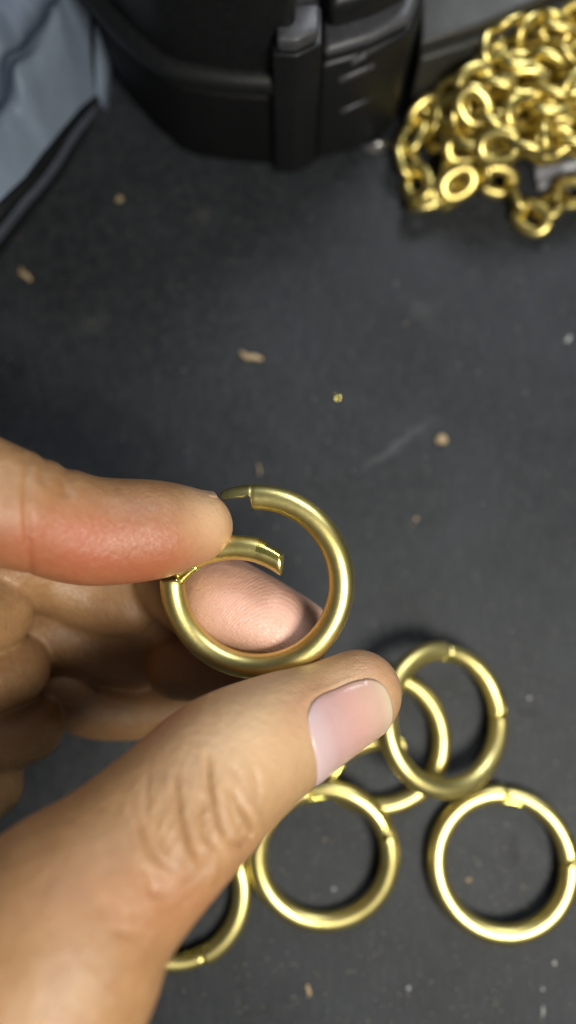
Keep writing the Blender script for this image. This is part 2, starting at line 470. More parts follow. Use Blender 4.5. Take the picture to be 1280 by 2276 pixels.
# film scrap under the chain
def sheet(name, corners, nx, ny, fz, mat, parent=None, thick=.02):
    vs, fs = [], []
    for j in range(ny + 1):
        for i in range(nx + 1):
            u, v = i / nx, j / ny
            p = (corners[0] * (1 - u) * (1 - v) + corners[1] * u * (1 - v) + corners[2] * u * v + corners[3] * (1 - u) * v)
            vs.append((p.x, p.y, p.z + fz(u, v, p)))
    W = nx + 1
    for j in range(ny):
        for i in range(nx): fs.append((j * W + i, j * W + i + 1, (j + 1) * W + i + 1, (j + 1) * W + i))
    me = mesh(name, vs, fs); me.materials.append(mat)
    o = link(name, me, parent=parent)
    md = o.modifiers.new('thick', 'SOLIDIFY'); md.thickness = thick; md.offset = -1
    return o
fl = sheet('plastic_film', [G(1195, 425, .05), G(1330, 415, .05), G(1330, 330, .3), G(1180, 350, .1)], 24, 16,
           lambda u, v, p: .06 * math.sin(7 * u + 3 * v) + .04 * math.sin(15 * v - 5 * u) + .06, M_FILM)
tag(fl, 'scrap of grey translucent plastic film under the chain at the right edge', 'plastic film')

# pouch at the upper left
pouch = empty('nylon_pouch', Matrix.Identity(4))
tag(pouch, 'blue-grey nylon pouch with dark piped edge in the upper left corner', 'pouch')
def edge_top(t):   # from the right-hand corner down to the left
    pts = [(213, 214), (178, 245), (120, 318), (62, 400), (0, 462), (-90, 545), (-200, 640)]
    zs = [.75, 1.2, 1.7, 2.1, 2.4, 2.6, 2.7]
    s = t * (len(pts) - 1); i = min(int(s), len(pts) - 2); f = s - i
    return G(pts[i][0] * (1 - f) + pts[i + 1][0] * f, pts[i][1] * (1 - f) + pts[i + 1][1] * f, zs[i] * (1 - f) + zs[i + 1] * f)
def edge_back(t):
    a, b = G(208, -120, 2.6), G(-330, -120, 3.0)
    return a.lerp(b, t)
def pouch_top():
    nx, ny = 90, 90; vs, fs = [], []
    for j in range(ny + 1):
        for i in range(nx + 1):
            t, v = i / nx, j / ny
            a, b = edge_top(t), edge_back(t)
            p = a.lerp(b, v)
            if t < .25: p.x -= .25 * (1 - t / .25) * math.sin(math.pi * min(1, v * 1.2)) * .3
            w_ = min(1, v * 6) * min(1, t * 6 + .15)
            x, y = p.x, p.y
            h = .34 * math.exp(-((x + y * .55 - .2) / .55) ** 2) * 0
            # diagonal folds
            s1 = (x * .86 + y * .5); s2 = (x * .9 - y * .45)
            h += .30 * math.exp(-((s1 + .55) / .40) ** 2) + .26 * math.exp(-((s2 + 10.6) / .5) ** 2)
            h += .16 * math.sin(1.9 * s1 + .6 * math.sin(1.3 * y)) + .10 * math.sin(3.1 * x - 1.1 * y + 1)
            h += .025 * math.sin(8 * x + 3 * math.sin(2 * y))
            h *= 1.9
            h += .35 * math.sin(math.pi * min(1, v * 1.3))
            p.z += h * w_
            vs.append(tuple(p))
    W = nx + 1
    for j in range(ny):
        for i in range(nx): fs.append((j * W + i, j * W + i + 1, (j + 1) * W + i + 1, (j + 1) * W + i))
    me = mesh('top_panel', vs, [f[::-1] for f in fs]); me.materials.append(M_BAG)
    o = link('top_panel', me, parent=pouch); md = o.modifiers.new('thick', 'SOLIDIFY'); md.thickness = .06
pouch_top()
N = 40
et = [edge_top(i / N) for i in range(N + 1)]
tube('piping', [p + Vector((.0, -.02, -.06)) for p in et], lambda t: .10 + .12 * t, M_PIPE_SHADE, pouch)
def foot_pt(i):
    pts = [(214, 236), (196, 292), (150, 368), (95, 445), (0, 565), (-90, 660), (-200, 770)]
    s = i / N * (len(pts) - 1); k = min(int(s), len(pts) - 2); f = s - k
    return G(pts[k][0] * (1 - f) + pts[k + 1][0] * f, pts[k][1] * (1 - f) + pts[k + 1][1] * f, 0.03)
def strip(name, f0, f1, bulge, mat):
    vs, fs = [], []; m = 8
    for i in range(N + 1):
        a, b = et[i], foot_pt(i)
        for j in range(m + 1):
            v = j / m; q = f0 + (f1 - f0) * v
            p = a.lerp(b, q); p = p + Vector((.6, -.8, 0)) * (bulge * math.sin(math.pi * v) + .03 * math.sin(i * .5))
            vs.append(p)
    for i in range(N):
        for j in range(m): fs.append((i * (m + 1) + j, i * (m + 1) + j + 1, (i + 1) * (m + 1) + j + 1, (i + 1) * (m + 1) + j))
    me = mesh(name, vs, fs); me.materials.append(mat); o = link(name, me, parent=pouch)
    md = o.modifiers.new('thick', 'SOLIDIFY'); md.thickness = .04; md.offset = 0
strip('upper_gusset', .02, .36, .02, M_PIPE_SHADE)
strip('zip_band', .36, .66, .10, M_ZIP)
strip('lower_gusset', .66, 1.0, .02, M_PIPE_SHADE)  # black shadow at the foot of the wall, painted in
# right side wall of the pouch
a0, b0 = et[0], edge_back(0)
sw = [a0, b0, Vector((b0.x + .1, b0.y, .02)), Vector((a0.x + .1, a0.y, .02))]
me = mesh('side_wall', sw, [(0, 1, 2, 3)]); me.materials.append(M_BAG); o = link('side_wall', me, parent=pouch)
md = o.modifiers.new('thick', 'SOLIDIFY'); md.thickness = .04

# ------------------------------------------------------------------ crumbs and shavings
def shaving(px, py, L, W, ang, mat, label, name='brass_shaving', curl=.3, cat='shaving', group=None):
    vs, fs = [], []; n = 9
    for i in range(n + 1):
        t = i / n - .5
        w_ = W * (1 - (2 * t) ** 4 * .6) * rng.uniform(.8, 1.15)
        y = curl * L * (t * t) * 1.2 + .12 * W * math.sin(9 * t); z = .03 + .10 * W * math.cos(5 * t)
        for (dy, dz) in ((-w_ / 2, 0), (-w_ * .2, W * .35), (w_ * .3, W * .25), (w_ / 2, 0)): vs.append((t * L, y + dy, z + dz))
    for i in range(n):
        for j in range(4):
            k = (j + 1) % 4; fs.append((i * 4 + j, i * 4 + k, i * 4 + 4 + k, i * 4 + 4 + j))
    fs += [(3, 2, 1, 0), (n * 4, n * 4 + 1, n * 4 + 2, n * 4 + 3)]
    me = mesh(name, vs, fs); me.materials.append(mat)
    o = link(name, me); o.location = G(px, py, 0.0); o.rotation_euler = (0, 0, ang)
    tag(o, label, cat, group); return o
def crumb(px, py, r, mat, label, name='crumb', cat='crumb', group=None):
    bm = bmesh.new(); bmesh.ops.create_icosphere(bm, subdivisions=2, radius=r)
    for v in bm.verts: v.co *= rng.uniform(.75, 1.2)
    me = bpy.data.meshes.new(name); bm.to_mesh(me); bm.free(); me.materials.append(mat)
    o = link(name, me, smooth=False); o.location = G(px, py, r * .7); o.scale = (1, rng.uniform(.7, 1.2), .7); o.rotation_euler = (0, 0, rng.uniform(0, 3))
    tag(o, label, cat, group); return o
shaving(557, 795, .66, .20, -.25, M_CRUMB, 'pale tan curled shaving lying alone in the middle of the mat', curl=.25)
shaving(55, 612, .5, .18, -.8, M_CRUMB, 'brownish shaving by the left edge of the mat below the pouch')
shaving(686, 2200, .30, .11, 1.75, M_CRUMB, 'slim tan sliver on the mat below the middle ring')
shaving(577, 1043, .34, .06, 1.7, M_CRUMB, 'thin tan thread standing just above the held ring')
shaving(1206, 2247, .26, .06, 1.4, M_LINT, 'thin white fibre near the lower right corner', 'lint_fibre', cat='lint')
shaving(1262, 755, .24, .13, .8, M_LINT, 'pale flake at the right edge of the mat below the chain', 'pale_flake', cat='flake')
crumb(981, 977, .14, M_CRUMB, 'round tan crumb on the mat right of the pale scuff')
crumb(265, 442, .09, M_CRUMB, 'reddish tan crumb on the mat between pouch and black case')
crumb(750, 883, .07, M_CUT, 'tiny yellow brass crumb right of the curled shaving')
crumb(1176, 1552, .045, M_LINT, 'white speck right of the tilted ring', 'lint_speck', 'lint')
crumb(1232, 2140, .045, M_LINT, 'white speck below the rightmost ring', 'lint_speck', 'lint')
crumb(1206, 2199, .045, M_LINT, 'white speck directly above the white fibre', 'lint_speck', 'lint')
crumb(908, 2196, .045, M_LINT, 'white speck below and between the two lowest rings', 'lint_speck', 'lint')
crumb(1041, 1955, .06, M_CRUMB, 'tan crumb inside the rightmost ring')
crumb(741, 1976, .045, M_LINT, 'white speck inside the middle ring', 'lint_speck', 'lint')
crumb(925, 1153, .05, M_CRUMB, 'small tan crumb right of the held ring')
# uncountable dust
def dust():
    vs, fs = [], []
    for q in range(1500):
        if q < 650: x, y = rng.uniform(520, 1300), rng.uniform(1400, 2300)
        else: x, y = rng.uniform(-60, 1340), rng.uniform(380, 2300)
        c = G(x, y, .012); s = rng.uniform(.005, .020) * (1.6 if rng.random() < .06 else 1); a = rng.uniform(0, 6.28)
        e = rng.uniform(1, 2.6); b = len(vs)
        for (u, v, z) in ((-e, 0, 0), (0, -1, 0), (e, 0, 0), (0, 1, 0), (0, 0, 1.2)):
            vs.append((c.x + s * (u * math.cos(a) - v * math.sin(a)), c.y + s * (u * math.sin(a) + v * math.cos(a)), .004 + s * z))
        for f in ((0, 1, 4), (1, 2, 4), (2, 3, 4), (3, 0, 4)): fs.append(tuple(b + i for i in f))
    k = NT('dust'); k.l(k.ramp(k.noise(k.coords('Object'), .9, 2), [(.35, (.20, .20, .20)), (.6, (.30, .25, .18))]), k.b.inputs['Base Color'])
    o = link('dust', mesh('dust', vs, fs), k.m, smooth=False); tag(o, 'fine pale dust and lint scattered over the dark mat', kind='stuff')
dust()

# ------------------------------------------------------------------ hand (distance field -> one continuous surface)
LO = np.array([-9.2, -10.2, -19.6]); HI = np.array([2.7, 2.4, -9.4]); HV = 0.055
dims = np.ceil((HI - LO) / HV).astype(int) + 1
gx, gy, gz = [(LO[i] + HV * np.arange(dims[i])).astype(np.float32) for i in range(3)]
BIG = np.float32(1.2)
def newf(): return np.full(tuple(dims), BIG, np.float32)
def cc(px, py, d): return np.array([(px - 640) / F * d, (1138 - py) / F * d, -d])
def smin(a, b, k):
    h = np.maximum(k - np.abs(a - b), 0) / k
    return np.minimum(a, b) - h * h * k * .25
def chainpts(pts, per=7):
    """pts: (px, py, depth, radius) -> catmull-rom resampled list in camera space"""
    A = [np.append(cc(*p[:3]), p[3]) for p in pts]
    P = [2 * A[0] - A[1]] + A + [2 * A[-1] - A[-2]]; out = []
    for i in range(1, len(P) - 2):
        for k in range(per):
            t = k / per; a, b, c, d = P[i - 1], P[i], P[i + 1], P[i + 2]
            out.append(.5 * ((2 * b) + (c - a) * t + (2 * a - 5 * b + 4 * c - d) * t * t + (3 * b - a - 3 * c + d) * t ** 3))
    out.append(P[-2]); return np.array(out)
def add_chain(Fd, pts, flat=None, s=1.0, per=7, own=None):
    """round cones along the resampled centreline; flat axis n is thinned by factor s"""
    Q = chainpts(pts, per)
    n = None if flat is None else np.array(flat, float) / np.linalg.norm(flat)
    for i in range(len(Q) - 1):
        a, b, ra, rb = Q[i, :3], Q[i + 1, :3], Q[i, 3], Q[i + 1, 3]
        rm = max(ra, rb) + .45
        lo = np.minimum(a, b) - rm; hi = np.maximum(a, b) + rm
        i0 = np.clip(((lo - LO) / HV).astype(int), 0, dims - 1); i1 = np.clip(((hi - LO) / HV).astype(int) + 2, 0, dims)
        if np.any(i1 - i0 < 2): continue
        X = gx[i0[0]:i1[0], None, None] - a[0]; Y = gy[None, i0[1]:i1[1], None] - a[1]; Z = gz[None, None, i0[2]:i1[2]] - a[2]
        ab = b - a; L2 = float(ab @ ab)
        if n is not None:
            dn = X * n[0] + Y * n[1] + Z * n[2]
            t0 = np.clip((X * ab[0] + Y * ab[1] + Z * ab[2]) / L2, 0, 1)
            cn = t0 * float(ab @ n)
            e = (dn - cn) * (1 / s - 1)
            dx = X - t0 * ab[0] + e * n[0]; dy = Y - t0 * ab[1] + e * n[1]; dz = Z - t0 * ab[2] + e * n[2]
        else:
            t0 = np.clip((X * ab[0] + Y * ab[1] + Z * ab[2]) / L2, 0, 1)
            dx = X - t0 * ab[0]; dy = Y - t0 * ab[1]; dz = Z - t0 * ab[2]
        d = np.sqrt(dx * dx + dy * dy + dz * dz) - (ra + (rb - ra) * t0)
        sl = tuple(slice(i0[k], i1[k]) for k in range(3))
        Fd[sl] = np.minimum(Fd[sl], d.astype(np.float32))
    return Q
IDX = [(436, 1170, 15.0, .70), (385, 1172, 14.75, .82), (330, 1178, 14.5, .93), (200, 1180, 14.1, .985), (90, 1150, 13.6, .99), (0, 1122, 13.2, 1.03), (-150, 1075, 12.9, 1.08), (-320, 1100, 12.8, 1.15), (-450, 1200, 13.0, 1.25)]
THB = [(795, 1543, 15.1, .85), (700, 1592, 14.75, .97), (610, 1638, 14.15, 1.12), (495, 1712, 13.3, 1.265), (385, 1822, 12.6, 1.31), (260, 1940, 12.1, 1.40), (155, 2042, 11.7, 1.60), (65, 2165, 11.4, 1.85), (-100, 2330, 11.3, 2.1), (-250, 2500, 11.5, 2.2)]
MDT = [(662, 1408, 16.05, .71), (612, 1392, 16.05, .84), (545, 1366, 16.1, .95), (470, 1332, 16.3, .99), (385, 1295, 17.1, .86)]
MDM = [(290, 1338, 17.5, .82), (200, 1322, 17.5, .845), (110, 1275, 17.2, .86), (40, 1240, 16.7, .90)]
MDP = [(-20, 1362, 16.2, .84), (-140, 1372, 15.2, .95), (-330, 1360, 14.2, 1.15)]
RGT = [(520, 1492, 17.2, .70), (440, 1480, 17.3, .78), (400, 1480, 17.4, .76)]
RGM = [(305, 1452, 18.2, .805), (220, 1435, 18.1, .83), (130, 1395, 17.8, .85)]
RGP = [(30, 1488, 16.7, .76), (-100, 1515, 15.9, .9), (-330, 1500, 14.8, 1.15)]
PKM = [(420, 1565, 18.6, .70), (320, 1570, 18.6, .77), (210, 1565, 18.4, .79), (150, 1530, 18.1, .77)]
PKP = [(66, 1618, 17.0, .72), (-60, 1655, 16.2, .82), (-320, 1640, 15.0, 1.1)]
L4P = [(-25, 1745, 16.4, .70), (-140, 1790, 15.6, .9), (-330, 1750, 14.8, 1.2)]
PLM = [(-430, 1180, 13.3, 1.3), (-440, 1450, 14.2, 1.35), (-430, 1700, 14.4, 1.4), (-360, 1950, 13.4, 1.6), (-250, 2250, 12.0, 2.1), (-330, 2550, 11.7, 2.5), (-450, 2750, 11.5, 2.6)]

def thumb_frame():
    a = cc(590, 1648, 14.0); b = cc(800, 1540, 15.1)
    ax_ = (b - a) / np.linalg.norm(b - a)
    return a, b, ax_
H = newf()
fi = newf(); add_chain(fi, IDX)
H = np.minimum(H, fi)
ft = newf(); add_chain(ft, THB, flat=(.15, .1, 1), s=.88)
H = np.minimum(H, ft)
del fi, ft
fm = newf(); add_chain(fm, MDT, flat=(0.2, .2, 1), s=.9); H = np.minimum(H, fm)
for ch in (([(380, 1385, 17.9, .8), (240, 1390, 18.0, .8), (90, 1400, 17.7, .8)],), (MDM, MDP), (RGT, RGM), (RGP,), (PKM, PKP), (L4P,)):
    for c_ in ch:
        fm = newf(); add_chain(fm, c_, per=5); H = smin(H, fm, .10)
fm = newf(); add_chain(fm, PLM, per=6); H = smin(H, fm, .8)
del fm
# close the field at the borders
for axn in range(3):
    for e in (0, -1):
        sl = [slice(None)] * 3; sl[axn] = e; H[tuple(sl)] = 1.0

def surface_nets(V):
    ins = V < 0
    nx, ny, nz = V.shape
    cnt = np.zeros((nx - 1, ny - 1, nz - 1), np.int8)
    for i in (0, 1):
        for j in (0, 1):
            for k in (0, 1): cnt += ins[i:nx - 1 + i, j:ny - 1 + j, k:nz - 1 + k]
    act = (cnt > 0) & (cnt < 8)
    I = np.argwhere(act); n = len(I)
    vid = np.full(act.shape, -1, np.int32); vid[act] = np.arange(n)
    cor = [(i, j, k) for i in (0, 1) for j in (0, 1) for k in (0, 1)]
    val = np.stack([V[I[:, 0] + c[0], I[:, 1] + c[1], I[:, 2] + c[2]] for c in cor], 1)
    acc = np.zeros((n, 3)); num = np.zeros(n)
    for a in range(8):
        for b in range(a + 1, 8):
            if sum(abs(cor[a][q] - cor[b][q]) for q in range(3)) != 1: continue
            m = (val[:, a] < 0) != (val[:, b] < 0)
            t = val[m, a] / (val[m, a] - val[m, b])
            pa, pb = np.array(cor[a], float), np.array(cor[b], float)
            acc[m] += pa + (pb - pa) * t[:, None]; num[m] += 1
    P = (I + acc / num[:, None]) * HV + LO
    quads = []
    for axn in range(3):
        s0 = [slice(None)] * 3; s1 = [slice(None)] * 3; s0[axn] = slice(0, -1); s1[axn] = slice(1, None)
        A, B = ins[tuple(s0)], ins[tuple(s1)]
        E = np.argwhere(A != B)
        o1, o2 = [q for q in range(3) if q != axn]
        E = E[(E[:, o1] > 0) & (E[:, o2] > 0) & (E[:, o1] < V.shape[o1] - 1) & (E[:, o2] < V.shape[o2] - 1)]
        fl_ = A[E[:, 0], E[:, 1], E[:, 2]]
        def g(d1, d2_):
            q = E.copy(); q[:, o1] -= d1; q[:, o2] -= d2_; return vid[q[:, 0], q[:, 1], q[:, 2]]
        q = np.stack([g(1, 1), g(0, 1), g(0, 0), g(1, 0)], 1)
        if axn == 1: q = q[:, ::-1]
        q[~fl_] = q[~fl_][:, ::-1]
        quads.append(q)
    return P, np.concatenate(quads)
P, Qd = surface_nets(H)

def smooth(P, Qd, it, lam=.5):
    e = np.concatenate([Qd[:, [0, 1]], Qd[:, [1, 2]], Qd[:, [2, 3]], Qd[:, [3, 0]]])
    n = len(P)
    deg = np.bincount(e[:, 0], minlength=n) + np.bincount(e[:, 1], minlength=n)
    for _ in range(it):
        s = np.stack([np.bincount(e[:, 0], P[e[:, 1], q], n) + np.bincount(e[:, 1], P[e[:, 0], q], n) for q in range(3)], 1) / deg[:, None]
        P = P + lam * (s - P)
    return P
def tri_normals(P, Qd):
    a = P[Qd[:, 2]] - P[Qd[:, 0]]; b = P[Qd[:, 3]] - P[Qd[:, 1]]; fn = np.cross(a, b)
    N_ = np.stack([sum(np.bincount(Qd[:, c], fn[:, q], len(P)) for c in range(4)) for q in range(3)], 1)
    return N_ / (np.linalg.norm(N_, axis=1)[:, None] + 1e-12)
P = smooth(P, Qd, 5)
P = smooth(P, Qd, 1, -.3)
# one midpoint subdivision of the quads near the visible surface detail
def subdiv(P, Qd):
    n = len(P)
    e = np.sort(np.concatenate([Qd[:, [0, 1]], Qd[:, [1, 2]], Qd[:, [2, 3]], Qd[:, [3, 0]]]), axis=1)
    key = e[:, 0].astype(np.int64) * n + e[:, 1]
    uk, inv = np.unique(key, return_inverse=True)
    ep = (P[uk // n] + P[uk % n]) / 2
    m = len(Qd); ei = n + inv.reshape(4, m)
    fp = P[Qd].mean(1); fi_ = n + len(uk) + np.arange(m)
    NP = np.concatenate([P, ep, fp])
    q = [np.stack([Qd[:, k], ei[k], fi_, ei[(k - 1) % 4]], 1) for k in range(4)]
    return NP, np.concatenate(q)
P, Qd = subdiv(P, Qd); P = smooth(P, Qd, 2)
Nn = tri_normals(P, Qd)
ctr = P.mean(0)
if np.mean(np.sum(Nn * (P - cc(500, 1700, 13.3)), 1)[:: 50]) < 0: pass

def seg_dist(px, py, poly):
    d = np.full(len(px), 1e9)
    for (x0, y0), (x1, y1) in zip(poly[:-1], poly[1:]):
        vx, vy = x1 - x0, y1 - y0; t = np.clip(((px - x0) * vx + (py - y0) * vy) / (vx * vx + vy * vy), 0, 1)
        d = np.minimum(d, np.hypot(px - x0 - t * vx, py - y0 - t * vy))
    return d
def refine(P, Qd, x0, x1, y0, y1, d0, d1):
    c = P[Qd].mean(1); x = 640 + c[:, 0] / -c[:, 2] * F; y = 1138 - c[:, 1] / -c[:, 2] * F
    m = (x > x0) & (x < x1) & (y > y0) & (y < y1) & (-c[:, 2] < d1) & (-c[:, 2] > d0)
    P2, Q2 = subdiv(P, Qd[m]); return P2, np.concatenate([Qd[~m], Q2])
P, Qd = refine(P, Qd, 200, 900, 1440, 2120, 9, 15.2)
P, Qd = refine(P, Qd, 260, 620, 1640, 2050, 9, 13.6)
Nn = tri_normals(P, Qd)
PX = 640 + P[:, 0] / -P[:, 2] * F; PY = 1138 - P[:, 1] / -P[:, 2] * F; DEP = -P[:, 2]
facing = Nn[:, 2] > .05
# which finger a vertex belongs to
def dist_chain(P, pts):
    Q = chainpts(pts, 4); d = np.full(len(P), 1e9)
    for i in range(len(Q) - 1):
        a, b = Q[i, :3], Q[i + 1, :3]; ab = b - a
        t = np.clip((P - a) @ ab / (ab @ ab), 0, 1)
        d = np.minimum(d, np.linalg.norm(P - a - t[:, None] * ab, axis=1) - (Q[i, 3] + (Q[i + 1, 3] - Q[i, 3]) * t))
    return d
D = np.stack([dist_chain(P, c) for c in (IDX, THB, MDT)], 1)
is_i, is_t, is_m = [(np.argmin(D, 1) == q) & (D[:, q] < .35) for q in range(3)]
disp = np.zeros(len(P))
tm = is_t & facing
creases = [  # (polyline in photograph pixels on the thumb's knuckle, depth cm, width px)
    ([(461, 1676), (465, 1712), (468, 1740), (481, 1790), (490, 1830), (506, 1856)], .055, 5.0),
    ([(386, 1716), (397, 1780), (408, 1833), (425, 1884), (450, 1926)], .040, 5.0),
    ([(521, 1757), (537, 1794), (557, 1827), (562, 1858), (540, 1880), (512, 1872)], .040, 5.0),
    ([(447, 1775), (450, 1827), (464, 1867), (492, 1902)], .028, 5.5),
    ([(520, 1700), (530, 1730), (521, 1765)], .018, 6),
    ([(296, 1800), (312, 1850), (345, 1905), (400, 1945)], .018, 6), ([(350, 1790), (352, 1850), (385, 1915)], .014, 6),
    ([(330, 1720), (325, 1790), (345, 1850)], .012, 7),
    ([(560, 1700), (575, 1740), (572, 1790)], .012, 7),
    ([(470, 1905), (440, 1945), (400, 1960)], .016, 6), ([(330, 1935), (345, 1985), (400, 1995)], .012, 7),
    ([(250, 2065), (300, 2078), (350, 2060)], .012, 8), ([(440, 1985), (400, 2015), (350, 2020)], .012, 7),
]
def smooth_poly(p):
    A = [np.array(q, float) for q in p]; A = [2 * A[0] - A[1]] + A + [2 * A[-1] - A[-2]]; out = []
    for i in range(1, len(A) - 2):
        for k in range(6):
            t = k / 6; a, b, c, d = A[i - 1], A[i], A[i + 1], A[i + 2]
            out.append(.5 * ((2 * b) + (c - a) * t + (2 * a - 5 * b + 4 * c - d) * t * t + (3 * b - a - 3 * c + d) * t ** 3))
    out.append(A[-2]); return np.array(out)
def groove(px, py, poly, dep, wd):
    """depth of a crease that is deepest at its middle and fades out to nothing at both ends; one lip is fuller than the other"""
    Q = smooth_poly(poly); best = np.full(len(px), 1e9); amp = np.zeros(len(px)); side = np.zeros(len(px)); m = len(Q) - 1
    for i in range(m):
        (x0, y0), (x1, y1) = Q[i], Q[i + 1]; vx, vy = x1 - x0, y1 - y0
        t = np.clip(((px - x0) * vx + (py - y0) * vy) / (vx * vx + vy * vy), 0, 1)
        ex, ey = px - x0 - t * vx, py - y0 - t * vy; d = np.hypot(ex, ey); c = d < best
        best[c] = d[c]; amp[c] = np.sin(np.pi * np.clip(((i + t[c]) / m) * .92 + .04, 0, 1)) ** .7 
        side[c] = np.sign(vx * ey - vy * ex)[c]
    return amp * (-dep * .8 * np.exp(-(best / wd) ** 2) - dep * .7 * np.exp(-(best / (wd * 4)) ** 2) + dep * .25 * np.exp(-((best - 17) / 10) ** 2))
for poly, dep, wd in creases:
    m_ = tm & (PX > 220) & (PX < 640) & (PY > 1600) & (PY < 2120)
    disp[m_] += groove(PX[m_], PY[m_], poly, dep * 1.3, wd * .5)
from mathutils import noise as mnoise
mk = np.where(tm & (PX > 230) & (PX < 640) & (PY > 1620) & (PY < 2120))[0]
kn = np.exp(-(((PX[mk] - 450) / 130) ** 2 + ((PY[mk] - 1850) / 150) ** 2))
for q, i in enumerate(mk):
    if kn[q] < .03: continue
    x, y = PX[i], PY[i]
    a_ = (x * .93 + y * .37) / 17; b_ = (-x * .37 + y * .93) / 90
    w1 = mnoise.noise((a_ + .8 * mnoise.noise((b_ * 2, a_ * .3, 3)), b_, 0)); w2 = mnoise.noise((x / 60, y / 60, 5))
    disp[i] += kn[q] * (-.022 * max(0, .35 - abs(w1)) / .35 * (1 if w1 < .2 else .5) + .030 * w2)
# soft folds around the index finger and finger-joint creases
for poly, dep, wd, sel in (([(62, 1020), (58, 1130), (66, 1270)], .035, 9, is_i), ([(150, 1030), (146, 1090)], .045, 16, is_i), ([(100, 1010), (95, 1060)], .03, 12, is_i),
                           ([(385, 1180), (392, 1300), (380, 1400)], .0, 8, is_m)):
    d = seg_dist(PX, PY, poly); disp += np.where(sel, -dep * np.exp(-(d / wd) ** 2), 0)
P = P + Nn * disp[:, None]

# thumb nail: recess the skin and lay a plate in it
TA, TB, TX = thumb_frame()
nail_n = np.array([.32, -.40, 1.0]); nail_n -= TX * (nail_n @ TX); nail_n /= np.linalg.norm(nail_n)
nail_s = np.cross(TX, nail_n)
def thumb_uv(P):
    v = P - TA; u = v @ TX; a = v @ nail_n; b = v @ nail_s
    return u, np.arctan2(b, a), np.hypot(a, b)
U0, U1, TH = .36, 2.32, 1.10        # nail from cuticle to free edge (cm along the axis), half angle
uu, th, rad = thumb_uv(P)
sel = is_t & (uu > .1) & (uu < 3.2)
Nn = tri_normals(P, Qd)
def nail_in(u, t):
    """signed 'distance' (cm): >0 inside the nail outline"""
    uc, ul = (U0 + U1) / 2, (U1 - U0) / 2
    a = np.abs(u - uc) / ul; b = np.abs(t) / TH
    return (1 - (a ** 2.7 + b ** 3.4) ** (1 / 3.0)) * .75
ni = nail_in(uu, th)
prox = .35 + .65 / (1 + np.exp(-(uu - 1.0) / .15))
rec = np.where(sel, prox * -.024 * (1 / (1 + np.exp(-ni / .03))) + prox * .016 * np.exp(-((ni + .08) / .07) ** 2) * (1 / (1 + np.exp((uu - 1.75) / .12))), 0)
P = P + Nn * rec[:, None]
Nn = tri_normals(P, Qd)

# attributes that colour the skin (blood tone, with light and shade painted in)
PX = 640 + P[:, 0] / -P[:, 2] * F; PY = 1138 - P[:, 1] / -P[:, 2] * F
def ga(x, y, sx, sy, ang=0):
    c, s = math.cos(ang), math.sin(ang); dx, dy = PX - x, PY - y
    return np.exp(-(((dx * c + dy * s) / sx) ** 2 + ((-dx * s + dy * c) / sy) ** 2))
red = np.zeros(len(P)); pale = np.zeros(len(P)); ridge = np.zeros(len(P))
red += np.where(is_i, 1.2 * ga(290, 1235, 180, 95) + .75 * ga(70, 1210, 180, 90), 0)  # pad redness, deepened in colour where the index lies out of the light
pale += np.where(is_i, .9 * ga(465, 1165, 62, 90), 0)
pink = np.where(is_m, 1 / (1 + np.exp(-(PX - 425) / 14)) * (.8 + .3 * ga(590, 1380, 130, 60, .5)), 0)  # pad pink, brightened to stand for light falling on the fingertip
red += np.where(is_m, .38 * ga(600, 1400, 100, 45, .5) + .2 * ga(480, 1420, 90, 40), 0)
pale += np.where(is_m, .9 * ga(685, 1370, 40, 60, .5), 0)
ridge += np.where(is_m, 1 / (1 + np.exp(-(PX - 415) / 10)), 0) + np.where(is_i, .3, 0)
red += np.where(is_t, .40 * ga(680, 1560, 50, 110, .5) + .5 * ga(370, 1590, 90, 30, -.6) + .35 * ga(830, 1480, 90, 50, .6) + .3 * ga(330, 2000, 200, 90), 0)
pale += np.where(is_t, .95 * ga(610, 1600, 240, 150, -.5) + .4 * ga(820, 1500, 90, 90), 0)  # light fall-off from thumb tip to base, painted as paler skin

me = bpy.data.meshes.new('hand')
Wp = (MWn[:3, :3] @ P.T).T + MWn[:3, 3]
org = np.array(MW @ Vector(tuple(cc(300, 1900, 12.2))))
me.vertices.add(len(Wp)); me.vertices.foreach_set('co', (Wp - org).astype(np.float32).ravel())
me.loops.add(len(Qd) * 4); me.loops.foreach_set('vertex_index', Qd.astype(np.int32).ravel())
me.polygons.add(len(Qd)); me.polygons.foreach_set('loop_start', np.arange(0, len(Qd) * 4, 4, dtype=np.int32))
me.update(calc_edges=True); me.validate()
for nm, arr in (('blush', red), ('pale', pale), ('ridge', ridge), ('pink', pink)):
    at = me.attributes.new(nm, 'FLOAT', 'POINT'); at.data.foreach_set('value', np.clip(arr, 0, 1).astype(np.float32))

